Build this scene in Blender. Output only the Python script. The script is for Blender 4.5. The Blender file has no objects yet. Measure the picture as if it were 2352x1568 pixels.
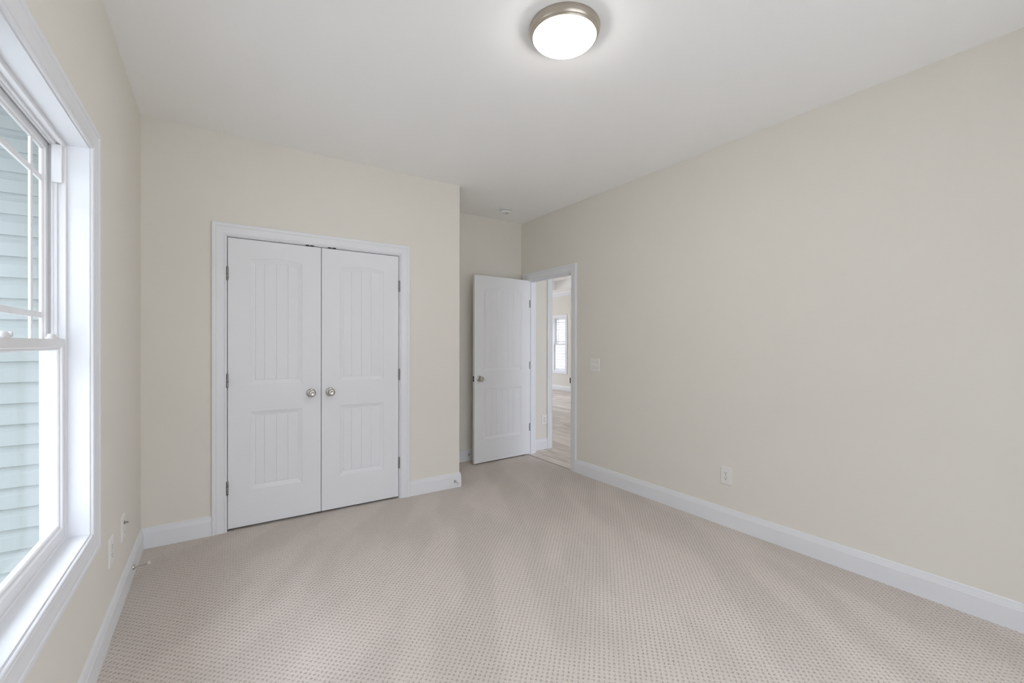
import bpy, bmesh, math, random
from mathutils import Vector, Matrix

# ------------------------------------------------------------------ camera, sky, light, exposure
S = bpy.context.scene
COL = S.collection
H = 2.743                      # ceiling height
XR = 3.446                     # inner face of the right wall
YB = 0.742                     # back of the entry alcove
XC = 2.2445                    # outside corner of the closet
YR = -4.30                     # rear wall behind the photographer

yaw, pit, rol = 0.58774057, -0.00303927, 0.00189618
fw = Vector((math.sin(yaw) * math.cos(pit), math.cos(yaw) * math.cos(pit), math.sin(pit)))
rt = Vector((math.cos(yaw), -math.sin(yaw), 0))
up = rt.cross(fw)
r2 = rt * math.cos(rol) + up * math.sin(rol)
u2 = -rt * math.sin(rol) + up * math.cos(rol)
cam_d = bpy.data.cameras.new('camera')
cam = bpy.data.objects.new('camera', cam_d)
COL.objects.link(cam)
m = Matrix((r2, u2, -fw)).transposed().to_4x4()
m.translation = Vector((0.40137, -3.63291, 1.30431))
cam.matrix_world = m
cam_d.sensor_width = 36.0
cam_d.lens = 1016.93 / 2352 * 36.0
cam_d.shift_y = 8.31 / 2352
cam_d.clip_start = 0.02
S.camera = cam

W = bpy.data.worlds.new('overcast_sky')
S.world = W
W.use_nodes = True
wn = W.node_tree.nodes
wn['Background'].inputs[0].default_value = (0.90, 0.965, 1.105, 1)
# overcast sky: three times brighter overhead than at the horizon
wl_ = W.node_tree.links
wtc = wn.new('ShaderNodeTexCoord')
wsep = wn.new('ShaderNodeSeparateXYZ')
wmr = wn.new('ShaderNodeMapRange')
wmr.inputs['From Min'].default_value = 0.0
wmr.inputs['From Max'].default_value = 1.0
wmr.inputs['To Min'].default_value = 8.7 / 3
wmr.inputs['To Max'].default_value = 8.7
wl_.new(wtc.outputs['Generated'], wsep.inputs[0])
wl_.new(wsep.outputs[2], wmr.inputs['Value'])
wl_.new(wmr.outputs['Result'], wn['Background'].inputs[1])

S.view_settings.view_transform = 'Standard'
S.view_settings.look = 'None'
S.view_settings.gamma = 1.0
S.view_settings.use_curve_mapping = False
S.view_settings.exposure = 0.31
try:
    S.cycles.use_denoising = True
    S.cycles.max_bounces = 14
    S.cycles.diffuse_bounces = 8
    S.cycles.transparent_max_bounces = 16
    S.cycles.sample_clamp_indirect = 8.0
except Exception:
    pass

# ------------------------------------------------------------------ materials
def srgb(r, g, b):
    f = lambda c: (c / 255 / 12.92) if c / 255 <= 0.04045 else ((c / 255 + 0.055) / 1.055) ** 2.4
    return (f(r), f(g), f(b), 1)

def mat(name, color, rough=0.5, metal=0.0, bump=0.0, bscale=400.0, spec=0.5):
    M = bpy.data.materials.new(name)
    M.use_nodes = True
    nt = M.node_tree
    b = nt.nodes['Principled BSDF']
    b.inputs['Base Color'].default_value = (*color[:3], 1)
    b.inputs['Roughness'].default_value = rough
    b.inputs['Metallic'].default_value = metal
    b.inputs['Specular IOR Level'].default_value = spec
    if bump > 0:
        tc = nt.nodes.new('ShaderNodeTexCoord')
        n = nt.nodes.new('ShaderNodeTexNoise')
        n.inputs['Scale'].default_value = bscale
        n.inputs['Detail'].default_value = 2
        bp = nt.nodes.new('ShaderNodeBump')
        bp.inputs['Strength'].default_value = bump
        bp.inputs['Distance'].default_value = 0.001
        nt.links.new(tc.outputs['Object'], n.inputs['Vector'])
        nt.links.new(n.outputs['Fac'], bp.inputs['Height'])
        nt.links.new(bp.outputs['Normal'], b.inputs['Normal'])
    return M

M_wall = mat('wall_paint', (0.775, 0.746, 0.682), 0.75, bump=0.15, bscale=260, spec=0.25)
M_ceil = mat('ceiling_paint', (0.92, 0.918, 0.91), 0.85, bump=0.1, bscale=260, spec=0.2)
M_trim = mat('trim_paint', (0.790, 0.803, 0.830), 0.38, spec=0.4)
M_door = mat('door_paint', (0.800, 0.810, 0.832), 0.45, bump=0.12, bscale=500, spec=0.35)
M_vinyl = mat('white_vinyl', (0.78, 0.78, 0.79), 0.35, spec=0.45)
M_plate = mat('plate_plastic', (0.81, 0.80, 0.77), 0.35)
M_white = mat('white_plastic', (0.80, 0.80, 0.79), 0.4)
M_dark = mat('dark_slot', (0.03, 0.028, 0.025), 0.6)
M_black = mat('black_metal', (0.012, 0.012, 0.012), 0.5)
M_nickel = mat('satin_nickel', (0.55, 0.53, 0.50), 0.24, 1.0)
M_brush = mat('brushed_nickel', (0.50, 0.45, 0.39), 0.36, 1.0)
M_hinge = mat('hinge_nickel', (0.30, 0.29, 0.28), 0.4, 1.0)
M_rubber = mat('rubber_tip', (0.72, 0.68, 0.62), 0.6)
M_closet = mat('closet_dark_paint', (0.25, 0.24, 0.22), 0.9)
M_siding = mat('vinyl_siding', (0.285, 0.318, 0.308), 0.55, spec=0.3)
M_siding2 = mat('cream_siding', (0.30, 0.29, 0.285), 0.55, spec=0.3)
M_ground = mat('bounce_ground', (0.62, 0.61, 0.58), 0.95)  # ground made pale so it bounces skylight onto the ceiling
M_soffit = mat('soffit_white', (0.7, 0.7, 0.7), 0.6)

def glass_mat():
    M = bpy.data.materials.new('window_glass')
    M.use_nodes = True
    nt = M.node_tree
    nt.nodes.clear()
    out = nt.nodes.new('ShaderNodeOutputMaterial')
    mx = nt.nodes.new('ShaderNodeMixShader')
    tr = nt.nodes.new('ShaderNodeBsdfTransparent')
    tr.inputs[0].default_value = (0.97, 0.975, 0.975, 1)
    gl = nt.nodes.new('ShaderNodeBsdfGlossy')
    gl.inputs['Roughness'].default_value = 0.02
    lw = nt.nodes.new('ShaderNodeLayerWeight')
    lw.inputs['Blend'].default_value = 0.5
    pw = nt.nodes.new('ShaderNodeMath')
    pw.operation = 'POWER'
    pw.inputs[1].default_value = 4.0
    ma = nt.nodes.new('ShaderNodeMath')
    ma.operation = 'MULTIPLY_ADD'
    ma.inputs[1].default_value = 0.22
    ma.inputs[2].default_value = 0.02
    nt.links.new(lw.outputs['Facing'], pw.inputs[0])
    nt.links.new(pw.outputs[0], ma.inputs[0])
    nt.links.new(ma.outputs[0], mx.inputs[0])
    nt.links.new(tr.outputs[0], mx.inputs[1])
    nt.links.new(gl.outputs[0], mx.inputs[2])
    nt.links.new(mx.outputs[0], out.inputs[0])
    return M
M_glass = glass_mat()

def bowl_mat():
    M = bpy.data.materials.new('opal_glass')
    M.use_nodes = True
    nt = M.node_tree
    nt.nodes.clear()
    out = nt.nodes.new('ShaderNodeOutputMaterial')
    em = nt.nodes.new('ShaderNodeEmission')
    em.inputs[0].default_value = (1.0, 0.97, 0.94, 1)
    em.inputs[1].default_value = 36.0
    nt.links.new(em.outputs[0], out.inputs[0])
    return M
M_bowl = bowl_mat()

class NT:
    """small node-building helper"""
    def __init__(s, name):
        s.M = bpy.data.materials.new(name)
        s.M.use_nodes = True
        s.nt = s.M.node_tree
        s.b = s.nt.nodes['Principled BSDF']
    def n(s, t, **kw):
        nd = s.nt.nodes.new(t)
        for k, v in kw.items():
            setattr(nd, k, v)
        return nd
    def l(s, a, b):
        s.nt.links.new(a, b)
    def m(s, op, a, b=None, c=None):
        nd = s.n('ShaderNodeMath', operation=op)
        for i, v in enumerate((a, b, c)):
            if v is None:
                continue
            if isinstance(v, (int, float)):
                nd.inputs[i].default_value = v
            else:
                s.l(v, nd.inputs[i])
        return nd.outputs[0]
    def noise(s, vec, scale, detail=2, rough=0.5):
        nd = s.n('ShaderNodeTexNoise')
        nd.inputs['Scale'].default_value = scale
        nd.inputs['Detail'].default_value = detail
        nd.inputs['Roughness'].default_value = rough
        s.l(vec, nd.inputs['Vector'])
        return nd.outputs['Fac']
    def remap(s, v, a, b, c, d, smooth=True):
        nd = s.n('ShaderNodeMapRange')
        nd.interpolation_type = 'SMOOTHSTEP' if smooth else 'LINEAR'
        s.l(v, nd.inputs['Value'])
        for i, x in zip(('From Min', 'From Max', 'To Min', 'To Max'), (a, b, c, d)):
            nd.inputs[i].default_value = x
        return nd.outputs['Result']

def carpet_mat():
    k = NT('loop_carpet')
    tc = k.n('ShaderNodeTexCoord').outputs['Object']
    wob = k.n('ShaderNodeTexNoise')
    wob.inputs['Scale'].default_value = 75
    k.l(tc, wob.inputs['Vector'])
    sub = k.n('ShaderNodeVectorMath', operation='SUBTRACT')
    k.l(wob.outputs['Color'], sub.inputs[0])
    sub.inputs[1].default_value = (0.5, 0.5, 0.5)
    sc = k.n('ShaderNodeVectorMath', operation='SCALE')
    sc.inputs['Scale'].default_value = 0.012
    k.l(sub.outputs[0], sc.inputs[0])
    add = k.n('ShaderNodeVectorMath', operation='ADD')
    k.l(tc, add.inputs[0])
    k.l(sc.outputs[0], add.inputs[1])
    sep = k.n('ShaderNodeSeparateXYZ')
    k.l(add.outputs[0], sep.inputs[0])
    x, y = sep.outputs[0], sep.outputs[1]
    c = math.sqrt(0.5)
    u = k.m('MULTIPLY', k.m('ADD', x, y), c)          # along the rows
    v = k.m('MULTIPLY', k.m('SUBTRACT', x, y), c)     # across the rows
    tau = 2 * math.pi
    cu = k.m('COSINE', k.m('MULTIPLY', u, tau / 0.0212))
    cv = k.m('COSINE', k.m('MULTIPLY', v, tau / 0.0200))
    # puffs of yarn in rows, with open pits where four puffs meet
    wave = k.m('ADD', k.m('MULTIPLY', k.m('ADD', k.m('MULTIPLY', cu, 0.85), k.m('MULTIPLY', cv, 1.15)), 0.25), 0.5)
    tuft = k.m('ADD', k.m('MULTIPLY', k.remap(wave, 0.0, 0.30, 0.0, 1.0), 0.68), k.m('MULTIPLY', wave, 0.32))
    yarn = k.noise(tc, 430, 2, 0.6)
    fleck = k.noise(tc, 210, 2, 0.6)
    # vacuum strokes: broad soft lanes where the pile lies the other way
    mp = k.n('ShaderNodeMapping')
    mp.inputs['Scale'].default_value = (0.9, 3.2, 1.0)
    mr = k.n('ShaderNodeMapping')
    mr.inputs['Rotation'].default_value = (0, 0, math.radians(-58))
    k.l(tc, mr.inputs['Vector'])
    k.l(mr.outputs[0], mp.inputs['Vector'])
    lane = k.remap(k.noise(mp.outputs[0], 1.1, 1.5), 0.42, 0.58, 0.95, 1.04)
    hgt = k.m('ADD', k.m('MULTIPLY', tuft, 0.75), k.m('MULTIPLY', yarn, 0.6))
    f = k.m('ADD', k.m('MULTIPLY', tuft, 0.36), k.m('MULTIPLY', k.remap(fleck, 0.3, 0.7, 0, 1, False), 0.34))  # tuft term puts the shade of the pits into the yarn colour
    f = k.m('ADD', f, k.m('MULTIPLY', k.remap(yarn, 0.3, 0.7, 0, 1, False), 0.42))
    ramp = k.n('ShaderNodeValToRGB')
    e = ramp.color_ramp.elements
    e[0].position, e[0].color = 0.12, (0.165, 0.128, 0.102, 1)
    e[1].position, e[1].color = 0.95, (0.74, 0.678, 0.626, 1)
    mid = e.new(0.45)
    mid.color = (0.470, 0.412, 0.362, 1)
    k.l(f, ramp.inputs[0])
    mul = k.n('ShaderNodeMix', data_type='RGBA', blend_type='MULTIPLY')
    mul.inputs[0].default_value = 1.0
    k.l(ramp.outputs[0], mul.inputs[6])
    cmb = k.n('ShaderNodeCombineXYZ')
    for i in range(3):
        k.l(lane, cmb.inputs[i])
    k.l(cmb.outputs[0], mul.inputs[7])
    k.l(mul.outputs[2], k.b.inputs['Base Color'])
    bp = k.n('ShaderNodeBump')
    bp.inputs['Strength'].default_value = 0.6
    bp.inputs['Distance'].default_value = 0.004
    k.l(hgt, bp.inputs['Height'])
    k.l(bp.outputs[0], k.b.inputs['Normal'])
    k.b.inputs['Roughness'].default_value = 0.95
    k.b.inputs['Specular IOR Level'].default_value = 0.1
    k.b.inputs['Sheen Weight'].default_value = 0.15
    return k.M
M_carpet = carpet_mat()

def wood_mat():
    k = NT('plank_floor')
    tc = k.n('ShaderNodeTexCoord').outputs['Object']
    sep = k.n('ShaderNodeSeparateXYZ')
    k.l(tc, sep.inputs[0])
    x, y = sep.outputs[0], sep.outputs[1]
    px = k.m('DIVIDE', x, 0.18)
    pid = k.m('FLOOR', px)
    off = k.m('FRACT', k.m('MULTIPLY', k.m('SINE', k.m('MULTIPLY', pid, 12.9898)), 437.58))
    py = k.m('ADD', k.m('DIVIDE', y, 1.22), off)
    bid = k.m('FLOOR', py)
    rnd = k.m('FRACT', k.m('MULTIPLY', k.m('SINE', k.m('ADD', k.m('MULTIPLY', pid, 78.233), k.m('MULTIPLY', bid, 37.7))), 943.7))
    gap = k.m('MAXIMUM', k.m('GREATER_THAN', k.m('ABSOLUTE', k.m('SUBTRACT', k.m('FRACT', px), 0.5)), 0.488),
              k.m('GREATER_THAN', k.m('ABSOLUTE', k.m('SUBTRACT', k.m('FRACT', py), 0.5)), 0.4985))
    mp = k.n('ShaderNodeMapping')
    mp.inputs['Scale'].default_value = (26, 1.3, 1)
    k.l(tc, mp.inputs['Vector'])
    grain = k.noise(mp.outputs[0], 2.0, 6, 0.65)
    f = k.m('ADD', k.m('MULTIPLY', rnd, 0.4), k.m('MULTIPLY', k.remap(grain, 0.3, 0.7, 0, 1), 0.6))
    ramp = k.n('ShaderNodeValToRGB')
    e = ramp.color_ramp.elements
    e[0].position, e[0].color = 0.1, (0.42, 0.35, 0.295, 1)
    e[1].position, e[1].color = 0.9, (0.82, 0.74, 0.66, 1)
    k.l(f, ramp.inputs[0])
    mx = k.n('ShaderNodeMix', data_type='RGBA')
    k.l(gap, mx.inputs[0])
    k.l(ramp.outputs[0], mx.inputs[6])
    mx.inputs[7].default_value = (0.14, 0.11, 0.09, 1)
    k.l(mx.outputs[2], k.b.inputs['Base Color'])
    k.b.inputs['Roughness'].default_value = 0.38
    return k.M
M_wood = wood_mat()

# ------------------------------------------------------------------ mesh helpers
def link(name, bm, material, parent=None, smooth=False, sharp=40):
    bmesh.ops.remove_doubles(bm, verts=bm.verts, dist=1e-6)
    bmesh.ops.recalc_face_normals(bm, faces=bm.faces)
    me = bpy.data.meshes.new(name)
    bm.to_mesh(me)
    bm.free()
    if smooth:
        me.polygons.foreach_set('use_smooth', [True] * len(me.polygons))
        me.set_sharp_from_angle(angle=math.radians(sharp))
    me.materials.append(material)
    o = bpy.data.objects.new(name, me)
    COL.objects.link(o)
    if parent is not None:
        o.parent = parent
    return o

def tag(o, label, cat, kind=None, group=None):
    o['label'] = label
    o['category'] = cat
    if kind:
        o['kind'] = kind
    if group:
        o['group'] = group
    return o

def empty(name, loc=(0, 0, 0)):
    o = bpy.data.objects.new(name, None)
    o.empty_display_size = 0.05
    COL.objects.link(o)
    o.location = loc
    return o

def box(bm, x0, x1, y0, y1, z0, z1, bev=0.0):
    v = [bm.verts.new((x, y, z)) for x in (x0, x1) for y in (y0, y1) for z in (z0, z1)]
    fs = [bm.faces.new([v[i] for i in q]) for q in
          ((0, 1, 3, 2), (4, 6, 7, 5), (0, 4, 5, 1), (2, 3, 7, 6), (0, 2, 6, 4), (1, 5, 7, 3))]
    if bev > 0:
        es = set()
        for f in fs:
            es.update(f.edges)
        bmesh.ops.bevel(bm, geom=list(es), offset=bev, segments=2, affect='EDGES', profile=0.5)

def boxes(name, lst, material, parent=None, bev=0.0):
    bm = bmesh.new()
    for b in lst:
        box(bm, *b, bev=bev)
    bmesh.ops.recalc_face_normals(bm, faces=bm.faces)
    me = bpy.data.meshes.new(name)
    bm.to_mesh(me)
    bm.free()
    me.materials.append(material)
    o = bpy.data.objects.new(name, me)
    COL.objects.link(o)
    if parent is not None:
        o.parent = parent
    return o

def rings_solid(bm, rings, close_u=True, cap=True):
    """skin a list of rings (each a list of points, all of one length)"""
    vr = [[bm.verts.new(p) for p in r] for r in rings]
    n = len(vr[0])
    for a, b in zip(vr[:-1], vr[1:]):
        for i in range(n if close_u else n - 1):
            j = (i + 1) % n
            try:
                bm.faces.new((a[i], a[j], b[j], b[i]))
            except ValueError:
                pass
    if cap:
        for r in (vr[0], vr[-1]):
            try:
                bm.faces.new(r)
            except ValueError:
                pass

def sweep_frame(bm, corners, profile, mp, closed=True):
    """corners: (u, v, su, sv) in order; profile: (outward, depth) closed loop; mp maps (u, v, d) to 3D"""
    rings = []
    for u, v, su, sv in corners:
        rings.append([mp(u + su * o, v + sv * o, d) for o, d in profile])
    if closed:
        rings.append(rings[0])
        rings_solid(bm, rings, True, False)
    else:
        rings_solid(bm, rings, True, True)

def rect_frame(bm, u0, u1, v0, v1, profile, mp):
    sweep_frame(bm, [(u0, v0, -1, -1), (u0, v1, -1, 1), (u1, v1, 1, 1), (u1, v0, 1, -1)], profile, mp, True)

def door_frame(bm, u0, u1, v0, v1, profile, mp):
    sweep_frame(bm, [(u0, v0, -1, 0), (u0, v1, -1, 1), (u1, v1, 1, 1), (u1, v0, 1, 0)], profile, mp, False)

def path_sweep(bm, pts, profile, side=1):
    """run a (d, z) profile along a plan path; d goes to the right of the travel direction when side is 1"""
    rings = []
    P = [Vector(p) for p in pts]
    for i, p in enumerate(P):
        ns = []
        if i > 0:
            t = (p - P[i - 1]).normalized()
            ns.append(Vector((t.y, -t.x)) * side)
        if i < len(P) - 1:
            t = (P[i + 1] - p).normalized()
            ns.append(Vector((t.y, -t.x)) * side)
        nn = ns[0] if len(ns) == 1 else (ns[0] + ns[1]) / (1 + ns[0].dot(ns[1]))
        rings.append([(p.x + nn.x * d, p.y + nn.y * d, z) for d, z in profile])
    rings_solid(bm, rings, True, True)

def lathe(bm, prof, origin, axis, seg=32):
    """prof: (radius, distance along axis)"""
    ax = Vector(axis).normalized()
    a = ax.orthogonal().normalized()
    b = ax.cross(a)
    O = Vector(origin)
    rings = []
    for r, h in prof:
        rr = max(r, 1e-5)
        rings.append([O + ax * h + (a * math.cos(t) + b * math.sin(t)) * rr
                      for t in [2 * math.pi * i / seg for i in range(seg)]])
    rings_solid(bm, rings, True, True)

CAS_W = 0.083
CASING = [(0, 0), (0, 0.0062), (0.002, 0.0092), (0.006, 0.0108), (0.010, 0.0100), (0.0125, 0.0080), (0.015, 0.0080),
          (0.0165, 0.0098), (0.024, 0.0103), (0.036, 0.0120), (0.048, 0.0148), (0.056, 0.0160), (0.0585, 0.0145), (0.0615, 0.0145),
          (0.064, 0.0172), (0.070, 0.0185), (0.079, 0.0185), (0.083, 0.0165), (0.083, 0)]
BASE = [(0, 0), (0.0145, 0), (0.0145, 0.0965), (0.0128, 0.0985), (0.0128, 0.1000), (0.0125, 0.102), (0.0110, 0.110), (0.0092, 0.117), (0.0088, 0.1210),
        (0.0070, 0.1220), (0.0070, 0.1235), (0.0072, 0.1270), (0.0052, 0.1308), (0, 0.1312)]

mp_closet = lambda u, v, d: (u, -d, v)
mp_right = lambda u, v, d: (XR - d, u, v)
mp_left = lambda u, v, d: (d, u, v)

# ------------------------------------------------------------------ setting: floors, ceilings, walls
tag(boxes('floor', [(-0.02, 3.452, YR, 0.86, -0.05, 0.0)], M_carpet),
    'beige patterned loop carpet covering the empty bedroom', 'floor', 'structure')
tag(boxes('floor_hall', [(3.452, 8.6, -2.6, 8.6, -0.05, -0.002)], M_wood),
    'grey brown wood plank floor seen through the open doorway', 'floor', 'structure')
tag(boxes('ceiling', [(-0.15, XR + 0.115, YR - 0.12, 0.86, H, H + 0.12)], M_ceil),
    'plain pale grey flat ceiling of the bedroom', 'ceiling', 'structure')

# left wall with the window in view
WA, WB = -2.262, -1.350            # window along y
SILL, HEAD = 0.580, 2.038
T = 0.012                          # rough opening beyond the jamb
wl = []
segs = [(YR - 0.15, WA - T), (WB + T, 0.0)]
for a, b in segs:
    wl.append((-0.13, 0, a, b, -0.02, H))
for a, b in ((WA - T, WB + T),):
    wl.append((-0.13, 0, a, b, -0.02, SILL - T))
    wl.append((-0.13, 0, a, b, HEAD + T, H))
tag(boxes('wall_left', wl, M_wall), 'cream painted wall holding the tall white window', 'wall', 'structure')

# closet front, closet flank, alcove back
CA, CB, CH = 0.459, 1.679, 2.042
tag(boxes('wall_closet', [(-0.15, CA - 0.02, 0, 0.115, -0.02, H), (CB + 0.02, XC, 0, 0.115, -0.02, H),
                          (CA - 0.02, CB + 0.02, 0, 0.115, CH + 0.02, H)], M_wall),
    'cream wall around the double closet doors', 'wall', 'structure')
tag(boxes('wall_closet_flank', [(XC - 0.115, XC, 0.115, YB, -0.02, H)], M_wall),
    'cream return wall beside the closet facing the entry door', 'wall', 'structure')
tag(boxes('wall_back', [(-0.15, XR, YB, YB + 0.115, -0.02, H)], M_wall),
    'shaded cream wall at the back of the entry alcove', 'wall', 'structure')
tag(boxes('closet_interior_wall', [(-0.02, 0.02, 0.115, YB, -0.02, H), (XC - 0.135, XC - 0.115, 0.115, YB, -0.02, H),
                                   (0.02, XC - 0.135, YB - 0.02, YB, -0.02, H)], M_closet),
    'dark inside wall of the closet behind its closed doors', 'wall', 'structure')

# right wall with the doorway
DA, DB, DH = -0.162, 0.602, 2.038
tag(boxes('wall_right', [(XR, XR + 0.115, YR - 0.15, DA - 0.02, -0.02, H), (XR, XR + 0.115, DB + 0.02, YB + 0.115, -0.02, H),
                         (XR, XR + 0.115, DA - 0.02, DB + 0.02, DH + 0.02, H)], M_wall),
    'long blank cream wall running to the open doorway', 'wall', 'structure')
# rear wall with a wide unseen window opening added for fill light
RA, RB = 0.50, 2.75
tag(boxes('wall_rear', [(-0.15, RA, YR - 0.15, YR, -0.02, H), (RB, XR + 0.115, YR - 0.15, YR, -0.02, H),
                        (RA, RB, YR - 0.15, YR, -0.02, SILL), (RA, RB, YR - 0.15, YR, HEAD, H)], M_wall),
    'cream wall behind the photographer with a wide opening added for fill light', 'wall', 'structure')

# hall and the large room beyond it
FX = 8.47
tag(boxes('wall_hall', [(XR + 0.115, 3.905, 0.715, 0.83, -0.02, H), 
                        (3.905, 8.6, 0.715, 0.83, 2.42, H)], M_wall),
    'short cream hall wall just beyond the open doorway', 'wall', 'structure')
tag(boxes('wall_hall_side', [(3.45, 4.0, -2.7, -2.6, -0.02, H), (5.7, 8.6, -2.7, -2.6, -0.02, H), (4.0, 5.7, -2.7, -2.6, -0.02, 0.2), (4.0, 5.7, -2.7, -2.6, 2.3, H), (FX, FX + 0.15, -2.7, 0.715, -0.02, H)], M_wall),
    'cream walls of the hall hidden past the doorway', 'wall', 'structure')
FA, FB = 5.80, 6.36
tag(boxes('wall_far', [(FX, FX + 0.15, 0.715, 1.4, -0.02, 3.2), (FX, FX + 0.15, 4.0, FA - T, -0.02, 3.2), (FX, FX + 0.15, 1.4, 4.0, -0.02, 0.4), (FX, FX + 0.15, 1.4, 4.0, 2.2, 3.2), (FX, FX + 0.15, FB + T, 8.6, -0.02, 3.2),
                       (FX, FX + 0.15, FA - T, FB + T, -0.02, SILL - 0.03 - T), (FX, FX + 0.15, FA - T, FB + T, HEAD + T, 3.2)], M_wall),
    'cream far wall with a narrow window seen through the doorway', 'wall', 'structure')
tag(boxes('wall_living_side', [(3.45, 3.56, YB + 0.115, 8.6, -0.02, 3.2), (3.45, 4.6, 8.5, 8.6, -0.02, 3.2), (7.4, 8.6, 8.5, 8.6, -0.02, 3.2), (4.6, 7.4, 8.5, 8.6, -0.02, 0.2), (4.6, 7.4, 8.5, 8.6, 2.3, 3.2)], M_wall),
    'cream walls closing the large room past the hall', 'wall', 'structure')
TX, TY, TZ = 7.96, 5.62, 2.985
tag(boxes('ceiling_hall', [(3.561, 8.6, -2.7, 0.83, H, H + 0.1), (TX, FX, 0.83, 8.6, H, TZ + 0.05), (4.4, TX, TY, 8.6, H, TZ + 0.05),
                           (3.45, 4.4, 0.83, 8.6, H, TZ + 0.05), (4.4, TX, 0.83, 1.6, H, TZ + 0.05), (3.45, FX, 0.83, 8.6, TZ, TZ + 0.1)], M_ceil),
    'white tray ceiling of the large room past the doorway', 'ceiling', 'structure')
bm = bmesh.new()
CROWN = [(0, H), (0, 2.64), (0.012, 2.64), (0.018, 2.655), (0.045, 2.69), (0.075, 2.725), (0.08, H)]
path_sweep(bm, [(FX, 0.83), (FX, 8.5)], CROWN, -1)
tag(link('trim_4', bm, M_trim), 'white crown moulding along the far wall past the doorway', 'crown moulding', 'structure')

# outside
tag(boxes('ground', [(-30, 30, -30, 30, -0.45, -0.35)], M_ground), 'unseen ground around the house, made pale to bounce light indoors', 'ground', 'structure')

def siding(name, pts, z0, z1, lap, material, side):
    prof = []
    z = z0
    while z < z1:
        prof += [(0.016, z), (0.0115, z + lap * 0.60), (0.0075, z + lap * 0.68), (0.0035, z + lap * 0.80), (0.003, z + lap * 0.97), (0.003, z + lap)]
        z += lap
    prof = [(-0.03, z0)] + prof + [(-0.03, z)]
    bm = bmesh.new()
    path_sweep(bm, pts, prof, side)
    return link(name, bm, material)
tag(siding('wall_exterior', [(-0.12, -0.50), (-5.0, -0.50)], 1.418 - 0.1016 * 18, 3.9, 0.1016, M_siding, -1),
    'pale blue green lap siding outside the left window', 'siding', 'structure')
tag(siding('wall_neighbour', [(10.2, 3.0), (10.2, 9.0)], -0.35, 3.6, 0.1016, M_siding2, -1),
    'white lap siding seen through the far narrow window', 'siding', 'structure')
tag(boxes('roof_soffit', [(-1.0, -0.13, YR - 0.8, -0.48, 2.56, 2.66), (-0.15, XR + 0.2, YR - 0.62, YR - 0.15, 2.60, 2.66)], M_soffit),  # left overhang made deeper to cut skylight at the window
    'unseen roof overhang above the left window, deepened to cut skylight', 'roof', 'structure')

tag(boxes('sky_blocker_left', [(-6.4, -6.0, -16.0, 5.0, -0.4, 5.2)], mat('sky_blocker_grey', (0.34, 0.35, 0.35), 0.7)),  # added unseen slab, cuts low skylight reaching the left window
    'unseen grey slab added beyond the left window to block low sky', 'light blocker', 'structure')

# ------------------------------------------------------------------ baseboards
def baseboard(name, pts, label, side=1, z=0.0):
    bm = bmesh.new()
    path_sweep(bm, pts, [(d, h + z) for d, h in BASE], side)
    return tag(link(name, bm, M_trim), label, 'baseboard', 'structure')
baseboard('baseboard_left', [(0, YR), (0, 0)], 'white baseboard under the left window', 1)
baseboard('baseboard_closet_left', [(0, 0), (0.3715, 0)], 'short white baseboard left of the closet doors', 1)
baseboard('baseboard_closet_right', [(1.7665, 0), (XC, 0), (XC, YB)], 'short white baseboard right of the closet doors', 1)
baseboard('baseboard_back', [(XC, YB), (XR, YB)], 'shaded white baseboard behind the open entry door', 1)
baseboard('baseboard_right', [(XR, -0.2505), (XR, YR)], 'long white baseboard along the blank right wall', 1)
baseboard('baseboard_rear', [(XR, YR), (0, YR)], 'white baseboard behind the photographer', 1)
baseboard('baseboard_hall', [(3.565, 0.715), (3.826, 0.715)], 'white baseboard on the short hall wall', 1)
bm = bmesh.new()
path_sweep(bm, [(FX, 8.5), (FX, 0.83)], [(d, h) for d, h in BASE], 1)
tag(link('baseboard_far', bm, M_trim), 'white baseboard below the far narrow window', 'baseboard', 'structure')

# ------------------------------------------------------------------ casings and jambs
def door_trim(name, a, b, h, mp, depth, label, stops=True, stop_d=0.040, flip_casing=True):
    root = empty(name)
    tag(root, label, 'door frame', 'structure')
    bm = bmesh.new()
    door_frame(bm, a - 0.005, b + 0.005, 0.0, h + 0.005, CASING, mp)
    link('casing', bm, M_trim, root)
    bm = bmesh.new()
    door_frame(bm, a, b, 0.0, h, [(0, 0), (0.0195, 0), (0.0195, -depth), (0, -depth)], mp)
    link('jamb', bm, M_trim, root)
    if stops:
        bm = bmesh.new()
        door_frame(bm, a, b, 0.0, h, [(0.001, -stop_d), (-0.009, -stop_d), (-0.010, -stop_d - 0.002), (-0.010, -stop_d - 0.030), (-0.009, -stop_d - 0.032), (0.001, -stop_d - 0.032)], mp)
        link('door_stop_strip', bm, M_trim, root)
    if flip_casing:
        bm = bmesh.new()
        door_frame(bm, a - 0.005, b + 0.005, 0.0, h + 0.005, CASING, lambda u, v, d: mp(u, v, -depth - d))
        link('hall_side_casing', bm, M_trim, root)
    return root
closet_trim = door_trim('trim_1', CA, CB, CH, mp_closet, 0.115, 'white moulded casing around the double closet doors', True, 0.046, False)
hall_trim = door_trim('trim_2', DA, DB, DH, mp_right, 0.115, 'white moulded casing around the open entry doorway')
# latch strike on the doorway jamb
boxes('strike_plate', [(XR - 0.012, XR + 0.036, DA - 0.0005, DA + 0.0030, 0.898, 0.955)], M_black, hall_trim)
# ball catches in the closet head jamb
for cx in (0.985, 1.143):
    k = boxes('ball_catch', [(cx - 0.029, cx - 0.004, -0.0005, 0.022, CH - 0.0045, CH + 0.0045), (cx + 0.004, cx + 0.029, -0.0005, 0.022, CH - 0.0045, CH + 0.0045),
                             (cx - 0.005, cx + 0.005, 0.001, 0.022, CH - 0.0025, CH + 0.001)], M_black, closet_trim)
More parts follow.
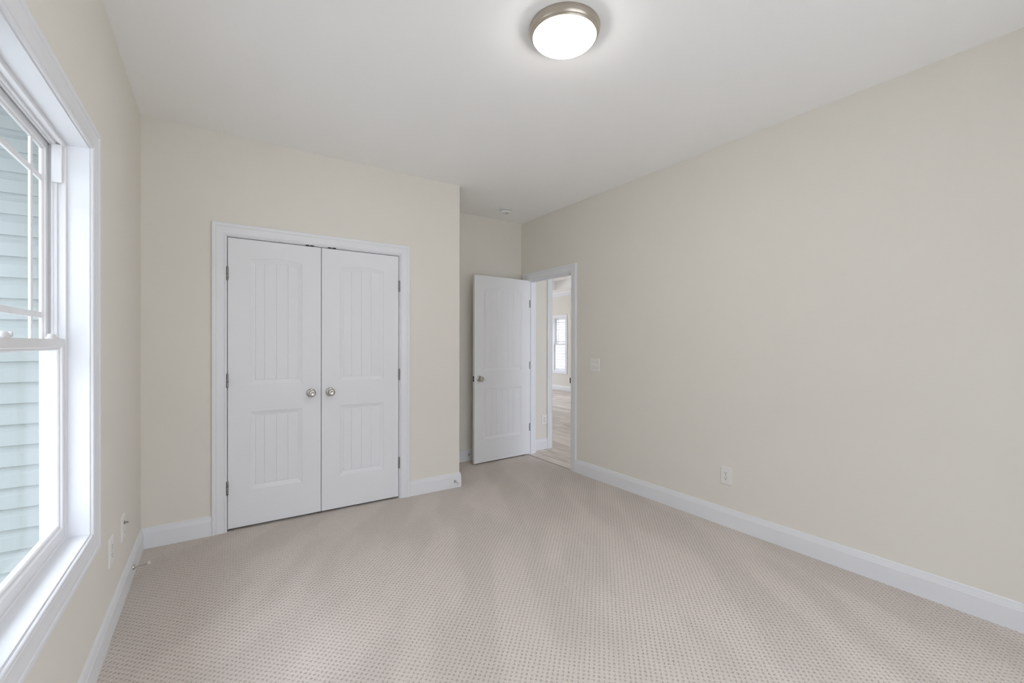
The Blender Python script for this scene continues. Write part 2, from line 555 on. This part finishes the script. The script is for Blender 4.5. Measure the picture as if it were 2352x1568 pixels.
# casing that ends the short hall wall
bm = bmesh.new()
rings = [[(3.905 - o, 0.715 - d, z) for o, d in CASING] for z in (0.0, 2.42)]
rings_solid(bm, rings, True, True)
t3 = link('trim_3', bm, M_trim)
tag(t3, 'white vertical casing ending the short hall wall', 'casing', 'structure')
# metal strip between carpet and planks
bm = bmesh.new()
path_sweep(bm, [(3.458, DA), (3.458, DB)], [(-0.014, -0.002), (-0.012, 0.004), (0, 0.006), (0.012, 0.004), (0.016, -0.002)], 1)
tag(link('trim_5', bm, mat('threshold_strip', (0.42, 0.36, 0.31), 0.3)), 'slim threshold strip where carpet meets wood planks', 'threshold', 'structure')

# ------------------------------------------------------------------ panel doors
def arc(x0, x1, zs, za, n):
    """points of the arch from x0 to x1"""
    c = (x1 - x0) / 2
    s = max(za - zs, 1e-6)
    R = (c * c + s * s) / (2 * s)
    zc = za - R
    mid = (x0 + x1) / 2
    xs = [x0 + (x1 - x0) * i / n for i in range(n + 1)]
    return [(x, zc + math.sqrt(max(R * R - (x - mid) ** 2, 0))) for x in xs]

def panel_leaf(name, w, zb, zt, thick, panels, mp, material, parent, grooves):
    """two-panel plank door: mp maps (u, z, d) with d out of the front face"""
    bm = bmesh.new()
    N = 24
    def P(u, z, d):
        return bm.verts.new(mp(u, z, d))
    def quad(a, b, c, d):
        bm.faces.new([P(*a), P(*b), P(*c), P(*d)])
    (lx0, lx1, lzb, lzt, lza), (ux0, ux1, uzb, uzs, uza) = panels
    for sgn, d0 in ((1, 0.0), (-1, -thick)):
        q = lambda u, z, d: (u, z, d0 + sgn * d)
        e = 0.0025
        # stiles and rails
        quad(q(e, zb + e, 0), q(lx0, zb + e, 0), q(lx0, zt - e, 0), q(e, zt - e, 0))
        quad(q(lx1, zb + e, 0), q(w - e, zb + e, 0), q(w - e, zt - e, 0), q(lx1, zt - e, 0))
        quad(q(lx0, zb + e, 0), q(lx1, zb + e, 0), q(lx1, lzb, 0), q(lx0, lzb, 0))
        quad(q(lx0, lzt, 0), q(lx1, lzt, 0), q(lx1, uzb, 0), q(lx0, uzb, 0))
        A = arc(ux0, ux1, uzs, uza, N)
        for (xa, za), (xb, zb2) in zip(A[:-1], A[1:]):
            quad(q(xa, za, 0), q(xb, zb2, 0), q(xb, zt - e, 0), q(xa, zt - e, 0))
        # eased edges
        ring0 = [(e, zb + e), (w - e, zb + e), (w - e, zt - e), (e, zt - e)]
        ring1 = [(0, zb), (w, zb), (w, zt), (0, zt)]
        for i in range(4):
            j = (i + 1) % 4
            quad(q(*ring0[i], 0), q(*ring0[j], 0), q(*ring1[j], -e), q(*ring1[i], -e))
        # sunk panels
        for (x0, x1, b, s, a), g in zip(panels, grooves):
            flat = (a - s) < 1e-4
            steps = [(0, 0), (0.0012, -0.0030), (0.0035, -0.0036), (0.027, -0.0118), (0.0300, -0.0124), (0.0335, -0.0124), (0.0350, -0.0095)]
            prev = None
            inner = None
            for o, d in steps:
                shrink = 0.0 if flat else o * 0.18
                A = arc(x0 + o, x1 - o, s - o + shrink, a - o, N) if not flat else [(x0 + o + (x1 - x0 - 2 * o) * i / N, s - o) for i in range(N + 1)]
                loop = [(x0 + o, b + o), (x1 - o, b + o)] + A[::-1]
                if prev is not None:
                    L, pd = prev
                    for i in range(len(loop)):
                        j = (i + 1) % len(loop)
                        quad(q(*L[i], pd), q(*L[j], pd), q(*loop[j], d), q(*loop[i], d))
                prev = (loop, d)
                inner = (x0 + o, x1 - o, b + o, s - o + shrink, a - o, d)
            ix0, ix1, ib, iz, ia, d = inner
            top = (lambda x: iz) if flat else (lambda x, A=arc(ix0, ix1, iz, ia, 200): A[min(200, max(0, round((x - ix0) / (ix1 - ix0) * 200)))][1])
            brk = {}
            for i in range(N + 1):
                brk[ix0 + (ix1 - ix0) * i / N] = 0
            cols = sorted(brk)
            cols = [c for c in cols if all(abs(c - gx) > 0.005 for gx in g)]
            pts = [(c, d) for c in cols]
            for gx in g:
                pts += [(gx - 0.0032, d), (gx - 0.0008, d - 0.0035), (gx + 0.0008, d - 0.0035), (gx + 0.0032, d)]
            pts.sort()
            for (xa, da), (xb, db) in zip(pts[:-1], pts[1:]):
                quad(q(xa, ib, da), q(xb, ib, db), q(xb, top(xb), db), q(xa, top(xa), da))
    e = 0.0025
    r = [(0, zb), (w, zb), (w, zt), (0, zt)]
    for i in range(4):
        j = (i + 1) % 4
        quad((*r[i], -e), (*r[j], -e), (*r[j], -thick + e), (*r[i], -thick + e))
    return link(name, bm, material, parent)

def knob(parent, loc, axis, sub=True):
    """round door knob on its rose: axis points away from the door"""
    bm = bmesh.new()
    lathe(bm, [(0.0335, 0), (0.0335, 0.003), (0.031, 0.006), (0.026, 0.009), (0.020, 0.011), (0.0, 0.0112)], loc, axis, 40)
    rose = link('rose', bm, M_nickel, parent, True)
    bm = bmesh.new()
    lathe(bm, [(0.011, 0.009), (0.0105, 0.024), (0.0125, 0.029), (0.019, 0.033), (0.0245, 0.039), (0.0268, 0.046), (0.0268, 0.050),
               (0.0250, 0.056), (0.0205, 0.0605), (0.0150, 0.0625), (0.0110, 0.0622), (0.0085, 0.0612), (0.0, 0.0608)], loc, axis, 40)
    k = link('knob', bm, M_nickel, parent, True, 60)
    return k

def hinge(parent, loc, plate=None, rad=0.0072, h=0.0889):
    x, y, z = loc
    bm = bmesh.new()
    g = 0.0008
    seg = h / 5
    for i in range(5):
        lathe(bm, [(rad - 0.0006, g), (rad, g + 0.0008), (rad, seg - g - 0.0008), (rad - 0.0006, seg - g)], (x, y, z - h / 2 + seg * i), (0, 0, 1), 16)
    lathe(bm, [(rad * 0.55, -0.001), (rad * 0.55, h + 0.001)], (x, y, z - h / 2), (0, 0, 1), 12)
    lathe(bm, [(rad * 0.9, 0), (rad * 0.85, 0.002), (0.002, 0.004)], (x, y, z + h / 2), (0, 0, 1), 14)
    lathe(bm, [(rad * 0.9, 0), (rad * 0.85, 0.002), (0.002, 0.004)], (x, y, z - h / 2), (0, 0, -1), 14)
    if plate:
        box(bm, *plate)
    return link('hinge', bm, M_hinge, parent, True, 50)

# closet pair
CZ0, CZ1 = 0.016, 2.0375
YF = 0.0025                       # front face of the closet leaves
for num, (x0, x1, px0, px1, gs, kx, hx, lab) in enumerate((
        (0.4625, 1.0655, 0.598, 0.932, (0.686, 0.763, 0.838), 0.995, 0.4600,
         'white two panel closet door, the one hinged on the window side'),
        (1.0695, 1.6755, 1.200, 1.5465, (1.292, 1.371, 1.447), 1.1310, 1.6780,
         'white two panel closet door, the one hinged toward the entry alcove')), 1):
    d = empty('door_%d' % num, (x0, YF, 0))
    tag(d, lab, 'closet door', 'structure')
    mpc = lambda u, v, dd: (u, -dd, v)
    w = x1 - x0
    a, b = px0 - x0, px1 - x0
    panel_leaf('leaf', w, CZ0, CZ1, 0.035, [(a, b, 0.266, 0.8195, 0.8195), (a, b, 1.0105, 1.8945, 1.9165)], mpc, M_door, d,
               [[g - x0 for g in gs]] * 2)
    knob(d, (kx - x0, 0.0, 0.9295), (0, -1, 0))
    for hz in (1.7865, 1.0455, 0.3025):
        hx_l = hx - x0
        s = 1 if num == 1 else -1
        hinge(d, (hx_l, -0.0085, hz), (hx_l - 0.0015, hx_l + 0.0015, -0.008, 0.030, hz - 0.0444, hz + 0.0444))

# entry door, swung open
th = math.atan2(0.051, 0.755)
ex, ey = math.cos(th), math.sin(th)
F0 = (2.695, 0.533)
d = empty('door_3', (F0[0], F0[1], 0))
tag(d, 'white two panel entry door standing open into the bedroom', 'door', 'structure')
mph = lambda u, v, dd: (u * ex + dd * ey, u * ey - dd * ex, v)
panel_leaf('leaf', 0.757, 0.014, 2.046, 0.035, [(0.117, 0.642, 0.259, 0.8145, 0.8145), (0.117, 0.642, 1.0075, 1.888, 1.931)], mph, M_door, d,
           [[0.224, 0.299, 0.377, 0.455, 0.531]] * 2)
k0 = Vector(mph(0.064, 0.926, 0))
knob(d, k0, (ey, -ex, 0))
k1 = Vector(mph(0.064, 0.926, -0.035))
knob(d, k1, (-ey, ex, 0))
bm = bmesh.new()
def lbox(u0, u1, v0, v1, d0, d1):
    rings_solid(bm, [[mph(u, v0, dd) for u, dd in ((u0, d0), (u1, d0), (u1, d1), (u0, d1))], [mph(u, v1, dd) for u, dd in ((u0, d0), (u1, d0), (u1, d1), (u0, d1))]])
lbox(-0.0012, 0.001, 0.898, 0.954, -0.030, -0.005)
lp = link('latch_plate', bm, M_black, d)
bm = bmesh.new()
lbox(-0.010, 0.0, 0.918, 0.934, -0.024, -0.011)
link('latch_bolt', bm, M_nickel, lp)
for hz in (1.775, 1.052, 0.323):
    pin = Vector(mph(0.757 + 0.006, hz, -0.041))
    hg = hinge(d, pin)
    bm = bmesh.new()
    lbox(0.7565, 0.7585, hz - 0.0444, hz + 0.0444, -0.037, -0.004)
    link('hinge_plate', bm, M_hinge, hg)
    bm = bmesh.new()
    x0 = XR - F0[0]
    box(bm, x0 + 0.020, x0 + 0.036, DB - F0[1] - 0.0022, DB - F0[1] + 0.0005, hz - 0.0444, hz + 0.0444)
    link('jamb_plate', bm, M_hinge, hg)

# ------------------------------------------------------------------ windows
def window(name, a, b, sill, head, mp, label, lock=True, casing=True, off=0.103):
    """double-hung unit, prairie grille in the upper sash. mp(u, v, d): d > 0 toward the room"""
    root = empty(name)
    tag(root, label, 'window', 'structure')
    if casing:
        bm = bmesh.new()
        rect_frame(bm, a - 0.005, b + 0.005, sill - 0.005, head + 0.005, CASING, mp)
        link('casing', bm, M_trim, root)
    bm = bmesh.new()
    rect_frame(bm, a, b, sill, head, [(0, 0.0), (0.0115, 0.0), (0.0115, -0.062), (0, -0.062)], mp)
    link('jamb', bm, M_trim, root)
    # vinyl frame with its tracks
    bm = bmesh.new()
    PR = [(0.011, -0.055), (0.0, -0.0615), (-0.012, -0.0615), (-0.0135, -0.063), (-0.0135, -0.073), (-0.008, -0.0735), (-0.008, -0.0845), (-0.0165, -0.085), (-0.0165, -0.0875),
          (-0.013, -0.088), (-0.013, -0.0945), (-0.0165, -0.095), (-0.0165, -0.1005), (-0.010, -0.101), (-0.010, -0.126), (-0.012, -0.1265), (-0.012, -0.132), (0.011, -0.132)]
    rect_frame(bm, a, b, sill, head, PR, mp)
    link('frame', bm, M_vinyl, root)
    ia, ib, i0, i1 = a + 0.0125, b - 0.0125, sill + 0.0125, head - 0.0125
    mid = 1.298
    def sash(nm, v0, v1, d_front, stile, bot, top, gl):
        o = empty(nm)
        o.parent = root
        bm = bmesh.new()
        dd = d_front
        # outer rectangle ia..ib, v0..v1; inner edge with glazing bead
        def ring(off_s, off_b, off_t, d):
            return [mp(ia + off_s, v0 + off_b, d), mp(ia + off_s, v1 - off_t, d), mp(ib - off_s, v1 - off_t, d), mp(ib - off_s, v0 + off_b, d)]
        R = []
        for k, d in ((0, -0.024), (0, 0), (0.70, 0), (0.74, -0.002), (0.78, -0.0065), (0.93, -0.0085), (1.0, -0.0125), (1.0, -0.0165), (0.9, -0.019), (0.78, -0.023), (0.7, -0.024), (0, -0.024)):
            R.append(ring(stile * k, bot * k, top * k, dd + d * gl))
        rings_solid(bm, R, True, False)
        link('sash_frame', bm, M_vinyl, o)
        bm = bmesh.new()
        bx = [mp(ia + stile - 0.004, v0 + bot - 0.004, dd - 0.0130 * gl), mp(ib - stile + 0.004, v1 - top + 0.004, dd - 0.0160 * gl)]
        lo = [min(bx[0][i], bx[1][i]) for i in range(3)]
        hi = [max(bx[0][i], bx[1][i]) for i in range(3)]
        box(bm, lo[0], hi[0], lo[1], hi[1], lo[2], hi[2])
        link('glass', bm, M_glass, o)
        return o, (ia + stile, ib - stile, v0 + bot, v1 - top, dd - 0.0145 * gl)
    up_, (u0, u1, v0, v1, dg) = sash('upper_sash', mid - 0.020, i1 + 0.001, -0.108, 0.038, 0.030, 0.034, 0.75)
    def mbar(p, q, t=0.0030):
        bx = [mp(p[0], p[1], dg + t), mp(q[0], q[1], dg - t)]
        lo = [min(bx[0][i], bx[1][i]) for i in range(3)]
        hi = [max(bx[0][i], bx[1][i]) for i in range(3)]
        bm = bmesh.new()
        box(bm, lo[0], hi[0], lo[1], hi[1], lo[2], hi[2])
        bmesh.ops.recalc_face_normals(bm, faces=bm.faces)
        link('muntin', bm, M_vinyl, up_)
    hw = 0.010
    for uu in (u0 + off, u1 - off):
        mbar((uu - hw, v0), (uu + hw, v1))
    for vv in (v0 + off - 0.008, v1 - off - 0.001):
        mbar((u0, vv - hw), (u1, vv + hw), 0.0036)
    lo_, _ = sash('lower_sash', i0 + 0.001, mid + 0.020, -0.066, 0.036, 0.050, 0.040, 1.0)
    if lock:
        for uu in (b - 0.53, b - 0.11):
            bm = bmesh.new()
            O = mp(uu, mid + 0.020, -0.079)
            ud = Vector(mp(1, 0, 0)) - Vector(mp(0, 0, 0))
            vd = Vector(mp(0, 1, 0)) - Vector(mp(0, 0, 0))
            nd = Vector(mp(0, 0, 1)) - Vector(mp(0, 0, 0))
            O = Vector(O)
            rings = []
            for hh, ru, rn in ((0, 0.030, 0.013), (0.005, 0.030, 0.013), (0.008, 0.024, 0.011), (0.014, 0.019, 0.010), (0.0175, 0.012, 0.007), (0.019, 0.004, 0.003)):
                rings.append([O + vd * hh + ud * ru * math.cos(t) + nd * rn * math.sin(t) for t in [2 * math.pi * i / 24 for i in range(24)]])
            rings_solid(bm, rings)
            # thumb lever
            L = O + vd * 0.010 + ud * 0.012
            lathe(bm, [(0.0075, -0.012), (0.008, -0.010), (0.008, 0.012), (0.007, 0.015), (0.002, 0.0155)], L, tuple(nd), 16)
            link('sash_lock', bm, M_vinyl, root, True, 50)
    return root

win = window('window_1', WA, WB, SILL, HEAD, mp_left, 'tall white double hung window with grille in the left wall')
# the cover blocks in the upper tracks of the frame
for y0, y1 in ((WB - 0.028, WB - 0.0125), (WA + 0.0125, WA + 0.028)):
    boxes('track_cover', [(-0.097, -0.0695, y0, y1, 1.888, HEAD - 0.012)], M_vinyl, win, bev=0.002)
window('window_2', FA, FB, SILL - 0.03, HEAD, lambda u, v, d: (FX - d, u, v), 'narrow white window far off through the open doorway', off=0.075)
window('fill_window_6', 1.4, 2.685, 0.4, 2.2, lambda u, v, d: (FX - d, u, v), 'unseen white window added in the far wall to light the large room, nearer the hall', lock=False)  # this pair is added out of view to brighten the large room
window('fill_window_7', 2.715, 4.0, 0.4, 2.2, lambda u, v, d: (FX - d, u, v), 'unseen white window added in the far wall to light the large room, beside the one nearer the hall', lock=False)
window('fill_window_8', 4.6, 5.985, 0.2, 2.3, lambda u, v, d: (u, 8.5 - d, v), 'tall unseen window added at the end of the large room to light it, on the bedroom side', lock=False)  # end pair, also unseen and added for daylight in the large room
window('fill_window_9', 6.015, 7.4, 0.2, 2.3, lambda u, v, d: (u, 8.5 - d, v), 'tall unseen window added at the end of the large room to light it, in its far corner', lock=False)
window('fill_window_10', 4.0, 4.835, 0.2, 2.3, lambda u, v, d: (u, -2.6 + d, v), 'unseen white window added to light the hall, nearer the bedroom', lock=False)  # unseen pair added to brighten the short hall wall
window('fill_window_11', 4.865, 5.7, 0.2, 2.3, lambda u, v, d: (u, -2.6 + d, v), 'unseen white window added to light the hall, farther from the bedroom', lock=False)
mp_rear = lambda u, v, d: (u, YR + d, v)
window('fill_window_4', RA + T, (RA + RB) / 2 - 0.03, SILL + T, HEAD - T, mp_rear, 'unseen white window added behind the photographer for fill light', lock=False, casing=False)  # rear pair added behind the camera as fill light
window('fill_window_5', (RA + RB) / 2 + 0.03, RB - T, SILL + T, HEAD - T, mp_rear, 'other unseen white window added behind the photographer for fill light', lock=False, casing=False)
boxes('mullion', [((RA + RB) / 2 - 0.03, (RA + RB) / 2 + 0.03, YR - 0.15, YR + 0.012, SILL, HEAD)], M_trim, bpy.data.objects['fill_window_5'])

# ------------------------------------------------------------------ ceiling light, smoke alarm
LX, LY = 1.720, -2.080
lt = empty('ceiling_light', (LX, LY, H))
tag(lt, 'round flush ceiling light with opal glass bowl and brushed nickel ring', 'ceiling light')
bm = bmesh.new()
lathe(bm, [(0.152, 0), (0.159, 0.001), (0.1605, 0.005), (0.1600, 0.016), (0.1560, 0.027), (0.1525, 0.0325), (0.1515, 0.0335), (0.1505, 0.0365), (0.1490, 0.0420), (0.1475, 0.0435), (0.1455, 0.0440), (0.1436, 0.0440), (0.1434, 0.039), (0.1434, 0.0015), (0.10, 0.0013)],
      (0, 0, 0), (0, 0, -1), 96)
link('ring', bm, M_brush, lt, True, 35)
bm = bmesh.new()
R0, dep = 0.1432, 0.042
prof = []
for i in range(15):
    a = math.pi / 2 * i / 14
    prof.append((R0 * math.cos(a), 0.040 + dep * math.sin(a)))
vr = []
lathe(bm, prof, (0, 0, 0), (0, 0, -1), 96)
bowl_top = [f for f in bm.faces if len(f.verts) > 4 and sum(v.co.z for v in f.verts) / len(f.verts) > -0.05]
bmesh.ops.delete(bm, geom=bowl_top, context='FACES_ONLY')
link('bowl', bm, M_bowl, lt, True, 60)
sd = empty('smoke_detector', (2.983, 0.375, H))
tag(sd, 'small round white smoke detector on the ceiling near the entry', 'smoke detector')
bm = bmesh.new()
lathe(bm, [(0.060, 0), (0.067, 0.001), (0.068, 0.006), (0.066, 0.011), (0.058, 0.012)], (0, 0, 0), (0, 0, -1), 48)
link('base', bm, M_white, sd, True)
bm = bmesh.new()
lathe(bm, [(0.054, 0.011), (0.054, 0.017)], (0, 0, 0), (0, 0, -1), 48)
link('vent_gap', bm, M_dark, sd, True)
bm = bmesh.new()
lathe(bm, [(0.060, 0.0165), (0.062, 0.018), (0.060, 0.026), (0.054, 0.034), (0.046, 0.0365), (0.0, 0.037)], (0, 0, 0), (0, 0, -1), 48)
hd = link('cover', bm, M_white, sd, True)
bm = bmesh.new()
lathe(bm, [(0.014, 0.0345), (0.014, 0.0380), (0.0, 0.0382)], (0.008, -0.014, 0), (0, 0, -1), 24)
link('test_button', bm, mat('button_grey', (0.30, 0.30, 0.29), 0.5), hd, True)

# dark round fixture in the tray ceiling
cf = empty('recessed_light', (7.70, 4.93, TZ))
tag(cf, 'dark round recessed light in the tray ceiling past the doorway', 'recessed light')
bm = bmesh.new()
lathe(bm, [(0.065, 0), (0.085, 0.001), (0.083, 0.006), (0.066, 0.004)], (0, 0, 0), (0, 0, -1), 32)
link('trim_ring', bm, M_white, cf, True)
bm = bmesh.new()
lathe(bm, [(0.066, 0.001), (0.066, 0.003), (0.0, 0.0032)], (0, 0, 0), (0, 0, -1), 32)
link('lamp_face', bm, mat('lamp_grey', (0.09, 0.09, 0.10), 0.4), cf, True)

# ------------------------------------------------------------------ outlets and switches
def plate(root, w, h, mp):
    bm = bmesh.new()
    rings = []
    for ins, d in ((0, 0), (0, 0.0025), (0.0025, 0.0052), (0.005, 0.0058)):
        rings.append([mp(u * (w / 2 - ins), v * (h / 2 - ins), d) for u, v in ((-1, -1), (1, -1), (1, 1), (-1, 1))])
    rings_solid(bm, rings)
    return link('cover_plate', bm, M_plate, root)

def face_box(bm, mp, u0, u1, v0, v1, d0, d1):
    rings_solid(bm, [[mp(u0, v0, dd), mp(u1, v0, dd), mp(u1, v1, dd), mp(u0, v1, dd)] for dd in (d0, d1)])

def disc(bm, mp, u, v, r, d0, d1, seg=14, flat=None):
    def ring(dd):
        out = []
        for i in range(seg):
            t = 2 * math.pi * i / seg
            x, y = r * math.cos(t), r * math.sin(t)
            if flat:
                y = max(-flat, min(flat, y))
            out.append(mp(u + x, v + y, dd))
        return out
    rings_solid(bm, [ring(d0), ring(d1)])

def duplex(name, loc, mp, label, w=0.084, h=0.126):
    root = empty(name, loc)
    tag(root, label, 'outlet')
    plate(root, w, h, mp)
    for s in (-1, 1):
        bm = bmesh.new()
        disc(bm, mp, 0, s * 0.0195, 0.0172, 0.005, 0.0075, 28, 0.0142)
        rc = link('receptacle', bm, M_white, root)
        bm = bmesh.new()
        c = s * 0.0195
        face_box(bm, mp, -0.0078, -0.0050, c - 0.001, c + 0.0085, 0.0070, 0.0077)
        face_box(bm, mp, 0.0050, 0.0074, c + 0.0005, c + 0.0075, 0.0070, 0.0079)
        disc(bm, mp, 0, c - 0.0075, 0.0030, 0.0070, 0.0079, 12)
        link('slots', bm, M_dark, rc)
    bm = bmesh.new()
    disc(bm, mp, 0, 0, 0.0028, 0.0055, 0.0068, 12)
    link('screw', bm, M_hinge, root)
    return root

mR = lambda u, v, d: (-d, -u, v)
mL = lambda u, v, d: (d, u, v)
mH = lambda u, v, d: (u, -d, v)
duplex('wall_outlet', (XR, -1.843, 0.360), mR, 'white duplex outlet low on the blank right wall')
duplex('wall_outlet', (3.781, 0.715, 0.367), mH, 'white duplex outlet on the short hall wall beyond the doorway')
duplex('wall_outlet', (0, -0.967, 0.365), mL, 'white duplex outlet nearer the window on the left wall')

cx = empty('cable_outlet', (0, -0.655, 0.365))
tag(cx, 'white cable outlet plate with metal connector near the left corner', 'outlet')
plate(cx, 0.084, 0.126, mL)
bm = bmesh.new()
lathe(bm, [(0.0085, 0), (0.0085, 0.0045), (0.0062, 0.005), (0.0050, 0.0052), (0.0050, 0.017), (0.0042, 0.018), (0, 0.0181)], (0.005, 0.002, 0.022), (1, 0, 0), 12)
link('coaxial_connector', bm, M_hinge, cx, True)
bm = bmesh.new()
face_box(bm, mL, -0.0085, 0.0085, -0.034, -0.016, 0.005, 0.0078)
dj = link('data_jack', bm, M_white, cx)
bm = bmesh.new()
face_box(bm, mL, -0.0058, 0.0058, -0.031, -0.022, 0.0075, 0.0082)
link('jack_opening', bm, mat('jack_grey', (0.35, 0.34, 0.32), 0.5), dj)

sw = empty('light_switch', (XR, -0.5145, 1.099))
tag(sw, 'white double toggle switch plate beside the doorway', 'light switch')
plate(sw, 0.125, 0.126, mR)
for s in (-1, 1):
    u = s * 0.023
    bm = bmesh.new()
    face_box(bm, mR, u - 0.0052, u + 0.0052, -0.0120, 0.0120, 0.0045, 0.0066)
    sl = link('toggle_collar', bm, M_white, sw)
    bm = bmesh.new()
    rings_solid(bm, [[mR(u - 0.0042, v0, dd), mR(u + 0.0042, v0, dd), mR(u + 0.0042, v1, dd), mR(u - 0.0042, v1, dd)]
                     for dd, v0, v1 in ((0.006, -0.004, 0.005), (0.017, 0.004, 0.0115))])
    link('toggle', bm, M_white, sl)
    for v in (-0.030, 0.030):
        bm = bmesh.new()
        disc(bm, mR, u, v, 0.003, 0.0055, 0.0068, 12)
        link('screw', bm, mat('screw_grey', (0.38, 0.37, 0.35), 0.4) if 'screw_grey' not in bpy.data.materials else bpy.data.materials['screw_grey'], sw)

# ------------------------------------------------------------------ rigid door stops on the baseboards
def stop(loc, axis, label, L=0.076):
    root = empty('door_stop', loc)
    tag(root, label, 'door stop', group='metal door stops on the baseboards')
    bm = bmesh.new()
    lathe(bm, [(0.0135, 0), (0.0135, 0.002), (0.0115, 0.006), (0.0075, 0.012), (0.0048, 0.018)], (0, 0, 0), axis, 24)
    link('flange', bm, M_nickel, root, True)
    bm = bmesh.new()
    lathe(bm, [(0.0048, 0.0175), (0.0040, 0.025), (0.0040, L - 0.012)], (0, 0, 0), axis, 16)
    link('rod', bm, M_nickel, root, True)
    bm = bmesh.new()
    lathe(bm, [(0.0075, L - 0.013), (0.0085, L - 0.011), (0.0085, L - 0.002), (0.007, L), (0, L + 0.0003)], (0, 0, 0), axis, 20)
    link('rubber_tip', bm, M_rubber, root, True)
    return root
stop((0.0142, -0.435, 0.063), (1, 0, 0.10), 'nickel door stop with pale tip on the baseboard under the window wall')
stop((2.195, -0.0142, 0.058), (0, -1, 0), 'small nickel door stop on the short baseboard right of the closet')
stop((2.733, YB - 0.0142, 0.069), (0, -1, 0), 'small nickel door stop behind the open entry door')
